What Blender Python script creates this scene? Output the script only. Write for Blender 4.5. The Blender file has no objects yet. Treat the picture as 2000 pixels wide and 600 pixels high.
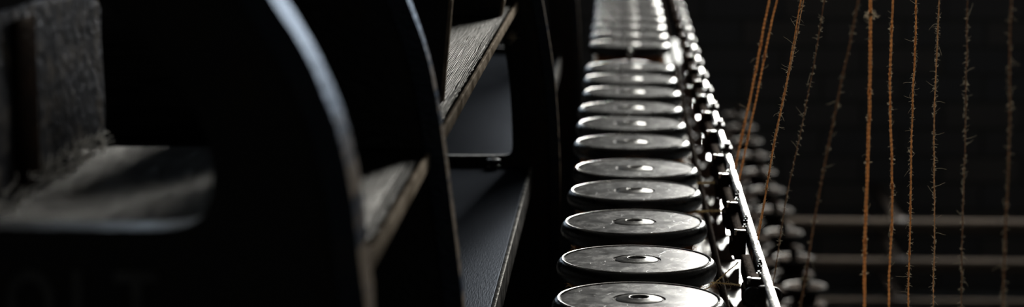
import bpy, bmesh, math, random
from mathutils import Vector, Matrix, noise
random.seed(7)
C = bpy.context.scene.collection
PI = math.pi
ZC = 1.28                      # camera height
F = 4496.5; VX = 1215.4; VY = -345.5
# ---------------------------------------------------------------- camera
th = math.atan(-(VY-300)/F); al = -math.atan((VX-1000)/F*math.cos(th))
FW = Vector((math.sin(al)*math.cos(th), math.cos(al)*math.cos(th), -math.sin(th)))
RT = Vector((math.cos(al), -math.sin(al), 0))
UP = Vector((math.sin(al)*math.sin(th), math.cos(al)*math.sin(th), math.cos(th)))
EYE = Vector((0, 0, ZC))
cd = bpy.data.cameras.new('camera'); cam = bpy.data.objects.new('camera', cd); C.objects.link(cam)
cam.matrix_world = Matrix(((RT.x, UP.x, -FW.x, 0), (RT.y, UP.y, -FW.y, 0), (RT.z, UP.z, -FW.z, ZC), (0, 0, 0, 1)))
cd.sensor_width = 36; cd.lens = F/2000*36; cd.clip_start = .05; cd.clip_end = 60
cd.dof.use_dof = True; cd.dof.focus_distance = 1.42; cd.dof.aperture_fstop = 9.5
bpy.context.scene.camera = cam

def ray(px, py): return FW + RT*((px-1000)/F) + UP*((300-py)/F)
def at_y(px, py, y):
    d = ray(px, py); return EYE + d*(y/d.y)
def at_h(px, py, h):
    d = ray(px, py); return EYE + d*(-h/d.z)

# ---------------------------------------------------------------- materials
def mat(name, col, rough=.5, metal=0., col2=None, nscale=40, bump=0., bscale=200, rvar=0., spec=.5, stretch=(1, 1, 1), lo=.4, hi=.65, coords='Object'):
    m = bpy.data.materials.new(name); m.use_nodes = True
    nt = m.node_tree; N = nt.nodes; L = nt.links
    b = N['Principled BSDF']
    b.inputs['Base Color'].default_value = (*col, 1); b.inputs['Roughness'].default_value = rough
    b.inputs['Metallic'].default_value = metal; b.inputs['Specular IOR Level'].default_value = spec
    tc = N.new('ShaderNodeTexCoord'); mp = N.new('ShaderNodeMapping'); mp.inputs['Scale'].default_value = stretch
    L.new(tc.outputs[coords], mp.inputs['Vector'])
    n1 = N.new('ShaderNodeTexNoise'); n1.inputs['Scale'].default_value = nscale; n1.inputs['Detail'].default_value = 6
    L.new(mp.outputs[0], n1.inputs['Vector'])
    rp = N.new('ShaderNodeMapRange'); rp.inputs['From Min'].default_value = lo; rp.inputs['From Max'].default_value = hi
    L.new(n1.outputs['Fac'], rp.inputs['Value'])
    if col2:
        mx = N.new('ShaderNodeMix'); mx.data_type = 'RGBA'
        mx.inputs['A'].default_value = (*col, 1); mx.inputs['B'].default_value = (*col2, 1)
        L.new(rp.outputs[0], mx.inputs['Factor']); L.new(mx.outputs['Result'], b.inputs['Base Color'])
    if rvar:
        rr = N.new('ShaderNodeMapRange'); rr.inputs['From Min'].default_value = .3; rr.inputs['From Max'].default_value = .7
        rr.inputs['To Min'].default_value = max(.03, rough-rvar); rr.inputs['To Max'].default_value = min(1, rough+rvar)
        L.new(n1.outputs['Fac'], rr.inputs['Value']); L.new(rr.outputs[0], b.inputs['Roughness'])
    if bump:
        n2 = N.new('ShaderNodeTexNoise'); n2.inputs['Scale'].default_value = bscale; n2.inputs['Detail'].default_value = 4
        L.new(mp.outputs[0], n2.inputs['Vector'])
        bp = N.new('ShaderNodeBump'); bp.inputs['Strength'].default_value = bump; bp.inputs['Distance'].default_value = .002
        L.new(n2.outputs['Fac'], bp.inputs['Height']); L.new(bp.outputs[0], b.inputs['Normal'])
    return m

def disc_metal():
    """worn spun metal: grey, faint turning rings, curved scratches, smudges"""
    m = bpy.data.materials.new('worn_disc_metal'); m.use_nodes = True
    N = m.node_tree.nodes; L = m.node_tree.links; N.remove(N['Principled BSDF'])
    b = N.new('ShaderNodeBsdfAnisotropic'); df = N.new('ShaderNodeBsdfDiffuse'); ms = N.new('ShaderNodeMixShader'); ms.inputs[0].default_value = .25
    df.inputs['Color'].default_value = (.16, .155, .15, 1)
    L.new(b.outputs[0], ms.inputs[1]); L.new(df.outputs[0], ms.inputs[2]); L.new(ms.outputs[0], N['Material Output'].inputs['Surface'])
    tc = N.new('ShaderNodeTexCoord'); oi = N.new('ShaderNodeObjectInfo')
    ad = N.new('ShaderNodeVectorMath'); ad.operation = 'ADD'
    cx = N.new('ShaderNodeCombineXYZ'); ml = N.new('ShaderNodeMath'); ml.operation = 'MULTIPLY'; ml.inputs[1].default_value = 7.
    L.new(oi.outputs['Random'], ml.inputs[0]); L.new(ml.outputs[0], cx.inputs[2])
    L.new(tc.outputs['Object'], ad.inputs[0]); L.new(cx.outputs[0], ad.inputs[1])
    n = N.new('ShaderNodeTexNoise'); n.inputs['Scale'].default_value = 95; n.inputs['Detail'].default_value = 9; n.inputs['Roughness'].default_value = .75
    L.new(ad.outputs[0], n.inputs['Vector'])
    # scratches: thin iso-lines of a distorted noise
    s = N.new('ShaderNodeTexNoise'); s.inputs['Scale'].default_value = 75; s.inputs['Detail'].default_value = 0; s.inputs['Distortion'].default_value = .25
    L.new(ad.outputs[0], s.inputs['Vector'])
    d = N.new('ShaderNodeMath'); d.operation = 'SUBTRACT'; d.inputs[1].default_value = .5; L.new(s.outputs['Fac'], d.inputs[0])
    a = N.new('ShaderNodeMath'); a.operation = 'ABSOLUTE'; L.new(d.outputs[0], a.inputs[0])
    sc = N.new('ShaderNodeMapRange'); sc.inputs['From Min'].default_value = 0; sc.inputs['From Max'].default_value = .006
    sc.inputs['To Min'].default_value = 1; sc.inputs['To Max'].default_value = 0; L.new(a.outputs[0], sc.inputs['Value'])
    br = N.new('ShaderNodeTexNoise'); br.inputs['Scale'].default_value = 90; L.new(ad.outputs[0], br.inputs['Vector'])
    g = N.new('ShaderNodeMath'); g.operation = 'GREATER_THAN'; g.inputs[1].default_value = .54; L.new(br.outputs['Fac'], g.inputs[0])
    sm = N.new('ShaderNodeMath'); sm.operation = 'MULTIPLY'; L.new(sc.outputs[0], sm.inputs[0]); L.new(g.outputs[0], sm.inputs[1])
    r = N.new('ShaderNodeMapRange'); r.inputs['From Min'].default_value = .35; r.inputs['From Max'].default_value = .7
    r.inputs['To Min'].default_value = .19; r.inputs['To Max'].default_value = .33
    L.new(n.outputs['Fac'], r.inputs['Value']); L.new(r.outputs[0], b.inputs['Roughness'])
    cr = N.new('ShaderNodeMapRange'); cr.inputs['From Min'].default_value = .3; cr.inputs['From Max'].default_value = .72
    L.new(n.outputs['Fac'], cr.inputs['Value'])
    mx = N.new('ShaderNodeMix'); mx.data_type = 'RGBA'; mx.inputs['A'].default_value = (.11, .11, .113, 1); mx.inputs['B'].default_value = (.19, .185, .18, 1)
    L.new(cr.outputs[0], mx.inputs['Factor'])
    m2 = N.new('ShaderNodeMix'); m2.data_type = 'RGBA'; m2.inputs['B'].default_value = (.30, .30, .30, 1)
    L.new(sm.outputs[0], m2.inputs['Factor']); L.new(mx.outputs['Result'], m2.inputs['A']); L.new(m2.outputs['Result'], b.inputs['Color'])
    bp = N.new('ShaderNodeBump'); bp.inputs['Strength'].default_value = .22; bp.inputs['Distance'].default_value = .0003
    ha = N.new('ShaderNodeMath'); ha.operation = 'MULTIPLY_ADD'; ha.inputs[1].default_value = .5
    hs = N.new('ShaderNodeMath'); hs.operation = 'MULTIPLY'; hs.inputs[1].default_value = .35; L.new(sm.outputs[0], hs.inputs[0])
    L.new(n.outputs['Fac'], ha.inputs[0]); L.new(hs.outputs[0], ha.inputs[2]); L.new(ha.outputs[0], bp.inputs['Height']); L.new(bp.outputs[0], b.inputs['Normal'])
    return m

def yarn_mat(name, col, trans=.5):
    m = bpy.data.materials.new(name); m.use_nodes = True
    N = m.node_tree.nodes; L = m.node_tree.links; N.remove(N['Principled BSDF'])
    out = N['Material Output']
    tc = N.new('ShaderNodeTexCoord'); n = N.new('ShaderNodeTexNoise'); n.inputs['Scale'].default_value = 220
    L.new(tc.outputs['Object'], n.inputs['Vector'])
    mx = N.new('ShaderNodeMix'); mx.data_type = 'RGBA'; mx.inputs['A'].default_value = (*[c*.75 for c in col], 1)
    mx.inputs['B'].default_value = (*[min(1, c*1.1) for c in col], 1); L.new(n.outputs['Fac'], mx.inputs['Factor'])
    d = N.new('ShaderNodeBsdfDiffuse'); t = N.new('ShaderNodeBsdfTranslucent'); ms = N.new('ShaderNodeMixShader')
    ms.inputs[0].default_value = trans
    L.new(mx.outputs['Result'], d.inputs['Color']); L.new(mx.outputs['Result'], t.inputs['Color'])
    L.new(d.outputs[0], ms.inputs[1]); L.new(t.outputs[0], ms.inputs[2]); L.new(ms.outputs[0], out.inputs['Surface'])
    return m

def wood_mat(name, c1, c2, rough, axis_scale, bump, coat=0.):
    m = bpy.data.materials.new(name); m.use_nodes = True
    N = m.node_tree.nodes; L = m.node_tree.links; b = N['Principled BSDF']
    tc = N.new('ShaderNodeTexCoord'); mp = N.new('ShaderNodeMapping'); mp.inputs['Scale'].default_value = axis_scale
    L.new(tc.outputs['Object'], mp.inputs['Vector'])
    wv = N.new('ShaderNodeTexWave'); wv.wave_type = 'BANDS'; wv.bands_direction = 'X'; wv.inputs['Scale'].default_value = 1.
    wv.inputs['Distortion'].default_value = 7; wv.inputs['Detail'].default_value = 3; wv.inputs['Detail Scale'].default_value = 1.2
    L.new(mp.outputs[0], wv.inputs['Vector'])
    n = N.new('ShaderNodeTexNoise'); n.inputs['Scale'].default_value = 38; n.inputs['Detail'].default_value = 7; L.new(tc.outputs['Object'], n.inputs['Vector'])
    mx = N.new('ShaderNodeMix'); mx.data_type = 'RGBA'; mx.inputs['A'].default_value = (*c1, 1); mx.inputs['B'].default_value = (*c2, 1)
    mr = N.new('ShaderNodeMapRange'); mr.inputs['From Min'].default_value = .38; mr.inputs['From Max'].default_value = .7
    L.new(n.outputs['Fac'], mr.inputs['Value']); pw_ = N.new('ShaderNodeMath'); pw_.operation = 'MULTIPLY'
    L.new(mr.outputs[0], pw_.inputs[0]); L.new(wv.outputs['Fac'], pw_.inputs[1]); L.new(pw_.outputs[0], mx.inputs['Factor']); L.new(mx.outputs['Result'], b.inputs['Base Color'])
    r = N.new('ShaderNodeMapRange'); r.inputs['From Min'].default_value = .3; r.inputs['From Max'].default_value = .7
    r.inputs['To Min'].default_value = rough+.16; r.inputs['To Max'].default_value = rough-.1
    L.new(n.outputs['Fac'], r.inputs['Value']); L.new(r.outputs[0], b.inputs['Roughness'])
    ha = N.new('ShaderNodeMath'); ha.operation = 'MULTIPLY_ADD'; ha.inputs[1].default_value = 2.2
    L.new(n.outputs['Fac'], ha.inputs[0]); L.new(wv.outputs['Fac'], ha.inputs[2])
    bp = N.new('ShaderNodeBump'); bp.inputs['Strength'].default_value = bump; bp.inputs['Distance'].default_value = .0012
    L.new(ha.outputs[0], bp.inputs['Height']); L.new(bp.outputs[0], b.inputs['Normal'])
    b.inputs['Specular IOR Level'].default_value = .022
    b.inputs['Coat Weight'].default_value = coat; b.inputs['Coat Roughness'].default_value = .3
    return m

M = {}
M['iron'] = mat('black_cast_iron', (.010, .010, .011), .55, 0, (.02, .018, .016), 60, .5, 260, .12, spec=.3)
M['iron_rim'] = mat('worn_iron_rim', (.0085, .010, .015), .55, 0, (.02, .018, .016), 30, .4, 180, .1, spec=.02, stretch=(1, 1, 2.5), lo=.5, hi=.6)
M['shade_black'] = mat('shade_pan_black', (.0035, .0035, .0035), .9, 0, (.002, .002, .002), 30, .2, 100, 0, spec=.0)  # flat black standing for shade, used on the added pan only
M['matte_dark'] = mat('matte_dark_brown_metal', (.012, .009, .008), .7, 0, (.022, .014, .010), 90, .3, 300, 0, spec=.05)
M['bed'] = mat('shaded_rail_bed', (.07, .068, .066), .5, 0, (.14, .135, .13), 50, .3, 200, .1, spec=.25)  # rail colour dulled to stand for shade beside the bobbins
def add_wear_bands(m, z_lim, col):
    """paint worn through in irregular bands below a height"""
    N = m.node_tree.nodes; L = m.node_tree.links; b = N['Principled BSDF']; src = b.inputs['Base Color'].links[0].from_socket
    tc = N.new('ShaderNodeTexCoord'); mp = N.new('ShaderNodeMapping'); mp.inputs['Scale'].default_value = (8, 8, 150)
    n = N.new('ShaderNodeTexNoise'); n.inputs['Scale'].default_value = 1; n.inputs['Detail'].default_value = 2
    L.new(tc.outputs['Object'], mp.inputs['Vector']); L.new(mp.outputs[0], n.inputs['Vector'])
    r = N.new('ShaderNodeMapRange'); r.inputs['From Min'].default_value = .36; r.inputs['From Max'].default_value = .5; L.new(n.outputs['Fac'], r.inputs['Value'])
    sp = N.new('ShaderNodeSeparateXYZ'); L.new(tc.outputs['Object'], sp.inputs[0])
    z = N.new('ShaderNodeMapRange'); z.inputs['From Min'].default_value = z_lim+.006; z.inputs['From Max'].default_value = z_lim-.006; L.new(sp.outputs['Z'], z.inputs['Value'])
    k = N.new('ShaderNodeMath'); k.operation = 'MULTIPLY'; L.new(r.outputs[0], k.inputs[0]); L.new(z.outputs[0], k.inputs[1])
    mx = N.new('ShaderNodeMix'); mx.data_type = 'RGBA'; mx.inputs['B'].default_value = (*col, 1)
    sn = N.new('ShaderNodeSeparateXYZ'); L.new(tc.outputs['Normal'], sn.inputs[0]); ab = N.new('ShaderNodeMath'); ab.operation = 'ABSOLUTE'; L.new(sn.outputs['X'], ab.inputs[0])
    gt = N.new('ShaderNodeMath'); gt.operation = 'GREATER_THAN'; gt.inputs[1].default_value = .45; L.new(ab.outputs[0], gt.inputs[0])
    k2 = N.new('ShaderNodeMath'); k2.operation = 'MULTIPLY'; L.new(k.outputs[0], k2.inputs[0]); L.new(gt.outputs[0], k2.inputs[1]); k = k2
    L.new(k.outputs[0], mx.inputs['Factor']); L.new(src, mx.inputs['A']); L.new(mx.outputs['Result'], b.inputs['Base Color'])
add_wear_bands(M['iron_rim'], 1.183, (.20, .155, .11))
M['letters'] = mat('faded_grey_lettering', (.10, .10, .10), .7, 0, (.05, .05, .05), 90)
M['rim_black'] = mat('black_flange_rim', (.012, .012, .013), .3, 0, (.03, .028, .025), 120, .15, 300, .08, spec=.6)
M['disc'] = disc_metal()
M['hub'] = mat('hub_metal', (.05, .048, .045), .4, .2, (.12, .115, .11), 200, .08, 500, .1, spec=.3)
M['bore'] = mat('bore_black', (.008, .008, .008), .6)
M['steel'] = mat('polished_steel', (.75, .74, .72), .22, 1, (.5, .48, .46), 40, .12, 300, .1)
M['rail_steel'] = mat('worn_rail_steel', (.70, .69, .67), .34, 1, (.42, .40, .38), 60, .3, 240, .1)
M['dark_metal'] = mat('oily_dark_metal', (.022, .017, .015), .45, .3, (.05, .032, .022), 90, .4, 300, .15)
M['bolt'] = mat('bolt_steel', (.6, .58, .55), .25, 1)
M['shelf'] = wood_mat('varnished_shelf_wood', (.005, .0048, .0045), (.034, .031, .028), .42, (300, 9, 30), .7, 0.)
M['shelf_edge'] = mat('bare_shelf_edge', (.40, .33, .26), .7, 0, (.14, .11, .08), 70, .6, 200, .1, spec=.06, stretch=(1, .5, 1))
M['board'] = mat('slate_painted_board', (.0034, .0038, .0050), .5, 0, (.0056, .0062, .0080), 22, .1, 240, .1, spec=.016, stretch=(5, .4, 1))
M['board_edge'] = mat('worn_board_edge', (.04, .04, .04), .5, .1, (.2, .19, .18), 60, .5, 200, .1, spec=.3)
M['plate'] = mat('flaking_sheet_metal', (.035, .035, .039), .42, .4, (.24, .205, .17), 75, .8, 160, .14, lo=.48, hi=.78)
M['yarn'] = yarn_mat('orange_yarn', (.98, .67, .40), .6)
M['yarn_pale'] = yarn_mat('pale_orange_yarn', (.86, .66, .46), .6)
M['yarn_brown'] = yarn_mat('brown_yarn', (.58, .42, .30), .5)
M['white_fuzz'] = yarn_mat('whitish_lint', (.97, .93, .89), .5)
M['strand'] = yarn_mat('backlit_yarn', (.98, .84, .62), .6)  # orange yarn lightened to stand for backlight on the taut strands
M['fuzz'] = yarn_mat('pale_fuzz', (.85, .78, .66), .6)
M['package'] = mat('wound_orange_yarn', (.60, .24, .08), .85, 0, (.80, .40, .16), 260, 1., 900, 0, spec=.1, stretch=(1, 1, 8))
M['redspool'] = mat('dark_red_spool', (.16, .02, .012), .45, 0, (.09, .012, .01), 60, .3, 200)
M['pipe'] = mat('grey_brown_pipe_paint', (.058, .044, .034), .6, 0, (.042, .032, .026), 12, .2, 60, .1)
M['lint'] = yarn_mat('dusty_lint', (.34, .22, .14), .4)
M['winwood'] = mat('window_paint', (.35, .34, .32), .6, 0, (.25, .24, .23), 8, .3, 30)
M['plaster'] = mat('dark_plaster', (.09, .088, .085), .9, 0, (.06, .06, .06), 3, .4, 12)
M['timber'] = mat('old_timber', (.07, .05, .035), .75, 0, (.04, .03, .02), 12, .5, 60, .1, stretch=(1, 1, 6))
M['lower_metal'] = mat('worn_pulley_metal', (.022, .021, .019), .7, 0, (.010, .009, .009), 60, .2, 200, 0, spec=.01)

def floor_mat():
    m = mat('oiled_floor', (.05, .055, .06), .65, 0, (.08, .085, .09), 5, .4, 40, .12, coords='Generated'); return m
def brick_mat():
    m = bpy.data.materials.new('sooty_brick'); m.use_nodes = True
    N = m.node_tree.nodes; L = m.node_tree.links; b = N['Principled BSDF']; b.inputs['Roughness'].default_value = .85
    tc = N.new('ShaderNodeTexCoord'); mp = N.new('ShaderNodeMapping'); mp.inputs['Rotation'].default_value = (PI/2, 0, 0)
    L.new(tc.outputs['Object'], mp.inputs['Vector'])
    k = N.new('ShaderNodeTexBrick'); k.inputs['Scale'].default_value = 1; k.inputs['Brick Width'].default_value = .22; k.inputs['Row Height'].default_value = .075
    k.inputs['Mortar Size'].default_value = .006; k.inputs['Color1'].default_value = (.085, .078, .075, 1); k.inputs['Color2'].default_value = (.06, .062, .068, 1)
    k.inputs['Mortar'].default_value = (.04, .04, .04, 1); L.new(mp.outputs[0], k.inputs['Vector']); L.new(k.outputs['Color'], b.inputs['Base Color'])
    bp = N.new('ShaderNodeBump'); bp.inputs['Strength'].default_value = .5; bp.inputs['Distance'].default_value = .01; bp.invert = True
    L.new(k.outputs['Fac'], bp.inputs['Height']); L.new(bp.outputs[0], b.inputs['Normal'])
    return m
def pane_mat():
    m = bpy.data.materials.new('window_glass'); m.use_nodes = True
    N = m.node_tree.nodes; L = m.node_tree.links; N.remove(N['Principled BSDF'])
    t = N.new('ShaderNodeBsdfTransparent'); t.inputs[0].default_value = (.93, .95, .95, 1); g = N.new('ShaderNodeBsdfGlossy'); g.inputs['Roughness'].default_value = .05
    ms = N.new('ShaderNodeMixShader'); ms.inputs[0].default_value = .06
    L.new(t.outputs[0], ms.inputs[1]); L.new(g.outputs[0], ms.inputs[2]); L.new(ms.outputs[0], N['Material Output'].inputs['Surface'])
    return m
M['floor'] = floor_mat(); M['brick'] = brick_mat(); M['glass'] = pane_mat()

def soft_gloss(m, amount, rough, tint):
    """dusty surface: diffuse paint with a faint constant sheen, no grazing mirror"""
    N = m.node_tree.nodes; L = m.node_tree.links; b = N['Principled BSDF']
    d = N.new('ShaderNodeBsdfDiffuse'); g = N.new('ShaderNodeBsdfAnisotropic'); ms = N.new('ShaderNodeMixShader')
    ms.inputs[0].default_value = .5; g.inputs['Color'].default_value = (*[c*amount*2 for c in tint], 1); g.inputs['Roughness'].default_value = rough
    bc = b.inputs['Base Color']
    if bc.links:
        m2 = N.new('ShaderNodeMix'); m2.data_type = 'RGBA'; m2.blend_type = 'MULTIPLY'; m2.inputs['Factor'].default_value = 1; m2.inputs['B'].default_value = (2, 2, 2, 1)
        m2.clamp_result = False; L.new(bc.links[0].from_socket, m2.inputs['A']); L.new(m2.outputs['Result'], d.inputs['Color'])
    else: d.inputs['Color'].default_value = [min(1, 2*c) for c in bc.default_value[:3]]+[1]
    nl = b.inputs['Normal'].links
    if nl:
        for q in (d, g): L.new(nl[0].from_socket, q.inputs['Normal'])
    L.new(d.outputs[0], ms.inputs[1]); L.new(g.outputs[0], ms.inputs[2]); L.new(ms.outputs[0], N['Material Output'].inputs['Surface'])
    N.remove(b)
soft_gloss(M['board'], .017, .34, (.84, .92, 1.08))
soft_gloss(M['board_edge'], .03, .35, (1, .97, .92))
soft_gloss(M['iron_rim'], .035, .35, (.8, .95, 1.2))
soft_gloss(M['shelf'], .031, .3, (1, .97, .93))
soft_gloss(M['shelf_edge'], .01, .4, (1, .9, .8))
soft_gloss(M['hub'], .13, .3, (1, .98, .95))
soft_gloss(M['lower_metal'], .06, .4, (1, .96, .92))
soft_gloss(M['plate'], .10, .35, (.95, .97, 1.05))
soft_gloss(M['matte_dark'], .006, .35, (1, .85, .75))
soft_gloss(M['pipe'], .014, .5, (1, .9, .8))
# ---------------------------------------------------------------- mesh helpers
def finish(name, bm, m, parent=None, smooth=True, loc=None):
    bmesh.ops.recalc_face_normals(bm, faces=bm.faces)
    me = bpy.data.meshes.new(name); bm.to_mesh(me); bm.free()
    if smooth:
        for p in me.polygons: p.use_smooth = True
        try: me.set_sharp_from_angle(angle=math.radians(38))
        except Exception: pass
    me.materials.append(m)
    o = bpy.data.objects.new(name, me); C.objects.link(o)
    if parent: o.parent = parent
    if loc: o.location = loc
    return o
def tag(o, label, cat, group=None):
    o['label'] = label; o['category'] = cat
    if group: o['group'] = group
    return o
def thing(name, label, cat, loc=(0, 0, 0), group=None):
    o = bpy.data.objects.new(name, None); o.empty_display_size = .02; C.objects.link(o); o.location = loc
    return tag(o, label, cat, group)
def structure(o): o['kind'] = 'structure'; return o
def copy_tree(root, loc, label, group=None):
    r = root.copy(); C.objects.link(r); r.location = loc; r['label'] = label
    if group: r['group'] = group
    for ch in list(root.children):
        c = ch.copy(); C.objects.link(c); c.parent = r
        for g in list(ch.children):
            d = g.copy(); C.objects.link(d); d.parent = c
    return r
def add_box(bm, x0, x1, y0, y1, z0, z1, bevel=0):
    vs = [bm.verts.new((x, y, z)) for x in (x0, x1) for y in (y0, y1) for z in (z0, z1)]
    fs = [bm.faces.new([vs[i] for i in q]) for q in ((0, 1, 3, 2), (4, 6, 7, 5), (0, 4, 5, 1), (2, 3, 7, 6), (0, 2, 6, 4), (1, 5, 7, 3))]
    if bevel:
        es = list({e for f in fs for e in f.edges})
        bmesh.ops.bevel(bm, geom=es, offset=bevel, segments=2, profile=.5, affect='EDGES')
def box(x0, x1, y0, y1, z0, z1, bevel=0):
    bm = bmesh.new(); add_box(bm, x0, x1, y0, y1, z0, z1, bevel); return bm
def add_lathe(bm, prof, n=64, c=(0, 0, 0)):
    """prof: list of (r, z) from bottom/outside to axis"""
    rings = []
    for r, z in prof:
        if r < 1e-6: rings.append([bm.verts.new((c[0], c[1], c[2]+z))])
        else: rings.append([bm.verts.new((c[0]+r*math.cos(2*PI*i/n), c[1]+r*math.sin(2*PI*i/n), c[2]+z)) for i in range(n)])
    for a, b in zip(rings, rings[1:]):
        if len(a) == 1 and len(b) == 1: continue
        for i in range(n):
            j = (i+1) % n
            if len(a) == 1: bm.faces.new((a[0], b[i], b[j]))
            elif len(b) == 1: bm.faces.new((a[i], a[j], b[0]))
            else: bm.faces.new((a[i], a[j], b[j], b[i]))
def lathe(prof, n=64, c=(0, 0, 0)):
    bm = bmesh.new(); add_lathe(bm, prof, n, c); return bm
def add_tube(bm, pts, rads, n=6, cap=True):
    pts = [Vector(p) for p in pts]
    if not isinstance(rads, (list, tuple)): rads = [rads]*len(pts)
    prev = None; t0 = (pts[1]-pts[0]).normalized()
    nrm = t0.orthogonal().normalized()
    rings = []
    for i, p in enumerate(pts):
        t = (pts[min(i+1, len(pts)-1)]-pts[max(i-1, 0)])
        t = t.normalized() if t.length > 1e-9 else t0
        nrm = (nrm-t*nrm.dot(t))
        nrm = nrm.normalized() if nrm.length > 1e-6 else t.orthogonal().normalized()
        bn = t.cross(nrm)
        rings.append([bm.verts.new(p+(nrm*math.cos(2*PI*k/n)+bn*math.sin(2*PI*k/n))*rads[i]) for k in range(n)])
    for a, b in zip(rings, rings[1:]):
        for k in range(n):
            bm.faces.new((a[k], a[(k+1) % n], b[(k+1) % n], b[k]))
    if cap:
        bm.faces.new(list(reversed(rings[0]))); bm.faces.new(rings[-1])
def add_cyl(bm, p0, p1, r, n=20, bevel=.15):
    p0, p1 = Vector(p0), Vector(p1); d = (p1-p0); L = d.length; u = d/L; b = min(r*bevel, L*.3)
    add_tube(bm, [p0, p0+u*b*.01, p0+u*b, p1-u*b, p1-u*b*.01, p1], [max(r-b, r*.2), r-b*.8, r, r, r-b*.8, max(r-b, r*.2)], n)
def plate_xz(loops, y0, y1, bevel=.002):
    """solid plate in the X-Z plane between depths y0..y1 from outline loops (first outer, rest holes), rounded edges"""
    cu = bpy.data.curves.new('tmp', 'CURVE'); cu.dimensions = '2D'; cu.fill_mode = 'BOTH'
    for lp in loops:
        s = cu.splines.new('POLY'); s.points.add(len(lp)-1); s.use_cyclic_u = True
        for i, (x, z) in enumerate(lp): s.points[i].co = (x, z, 0, 1)
    cu.extrude = (y1-y0)/2-bevel; cu.bevel_depth = bevel; cu.bevel_resolution = 2; cu.offset = -bevel
    o = bpy.data.objects.new('tmp', cu); C.objects.link(o)
    me = bpy.data.meshes.new_from_object(o.evaluated_get(bpy.context.evaluated_depsgraph_get()))
    bm = bmesh.new(); bm.from_mesh(me); bpy.data.objects.remove(o); bpy.data.curves.remove(cu); bpy.data.meshes.remove(me)
    ym = (y0+y1)/2
    for v in bm.verts: v.co = Vector((v.co.x, ym-v.co.z, v.co.y))
    bmesh.ops.remove_doubles(bm, verts=bm.verts, dist=1e-5)
    return bm

# ================================================================= THE ROOM
XL, XR, YB, YF, ZT = -3.2, 3.4, -2.5, 6.3, 3.6
structure(finish('floor', box(XL-.2, XR+.2, YB-.2, YF+.3, -.1, 0), M['floor'], smooth=False))
structure(finish('ceiling', box(XL-.2, XR+.2, YB-.2, YF+.3, ZT, ZT+.1), M['plaster'], smooth=False))
structure(finish('wall_left', box(XL-.2, XL, YB-.2, YF+.3, 0, ZT), M['plaster'], smooth=False))
structure(finish('wall_right', box(XR, XR+.2, YB-.2, YF+.3, 0, ZT), M['plaster'], smooth=False))
structure(finish('wall_front', box(XL, XR, YB-.2, YB, 0, ZT), M['plaster'], smooth=False))
WINS = [(.22, 1.75, 1.38, 3.1), (-1.55, -.75, 1.38, 3.1)]
bm = bmesh.new()
zs0, zs1 = 1.38, 3.1
add_box(bm, XL, XR, YF, YF+.3, 0, zs0); add_box(bm, XL, XR, YF, YF+.3, zs1, ZT)
for a, b in ((XL, -1.55), (-.75, .22), (1.75, XR)): add_box(bm, a, b, YF, YF+.3, zs0, zs1)
structure(finish('wall_back', bm, M['brick'], smooth=False))
for i, (a, b, z0, z1) in enumerate(WINS):
    bm = bmesh.new(); t = .05; y0, y1 = YF+.12, YF+.17
    add_box(bm, a, b, y0, y1, z0, z0+t); add_box(bm, a, b, y0, y1, z1-t, z1)
    add_box(bm, a, a+t, y0, y1, z0+t, z1-t); add_box(bm, b-t, b, y0, y1, z0+t, z1-t)
    nc = 4 if i == 0 else 2
    for k in range(1, nc):
        x = a+(b-a)*k/nc; add_box(bm, x-.014, x+.014, y0, y1, z0+t, z1-t)
    for k in range(1, 4):
        z = z0+(z1-z0)*k/4; add_box(bm, a+t, b-t, y0+.005, y1-.005, z-.012, z+.012)
    w = structure(finish('window_%d' % (i+1), bm, M['winwood'], smooth=False))
    finish('pane', box(a+t, b-t, y0+.02, y0+.026, z0+t, z1-t), M['glass'], w, smooth=False)
    ld = bpy.data.lights.new('daylight', 'AREA'); ld.shape = 'RECTANGLE'; ld.size = b-a; ld.size_y = z1-z0
    ld.energy = (600, 16)[i]; ld.color = ((1, .955, .90), (.72, .84, 1))[i]
    lo = bpy.data.objects.new('daylight', ld); C.objects.link(lo); lo.location = ((a+b)/2, YF+.32, (z0+z1)/2)
    lo.rotation_euler = (-PI/2, 0, 0)
wd = bpy.data.worlds.new('World'); bpy.context.scene.world = wd; wd.use_nodes = True
wd.node_tree.nodes['Background'].inputs[0].default_value = (.6, .7, .85, 1); wd.node_tree.nodes['Background'].inputs[1].default_value = 1.5

# heating pipes low along the far wall
PD = .62
def heating_pipe(py, r, label):
    y = YF-PD; z = at_y(1750, py, y).z
    t = thing('heating_pipe', label, 'pipe', (0, y, z), 'heating pipes along the far wall')
    bm = bmesh.new(); add_cyl(bm, (XL+.02, 0, 0), (XR-.02, 0, 0), r, 24); finish('pipe', bm, M['pipe'], t)
    for k in range(6):
        x = XL+.6+k*1.1
        bm = bmesh.new(); add_box(bm, x-.012, x+.012, r*.6, PD+.005, -.008, .008); add_cyl(bm, (x-.016, 0, 0), (x+.016, 0, 0), r*1.15, 20)
        finish('wall_bracket', bm, M['dark_metal'], t)
heating_pipe(441, .018, 'upper grey-brown heating pipe along the dark far wall')
heating_pipe(518, .018, 'middle dim grey-brown heating pipe along the dark far wall')
heating_pipe(592, .012, 'lowest and faintest heating pipe along the dark far wall')

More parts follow.
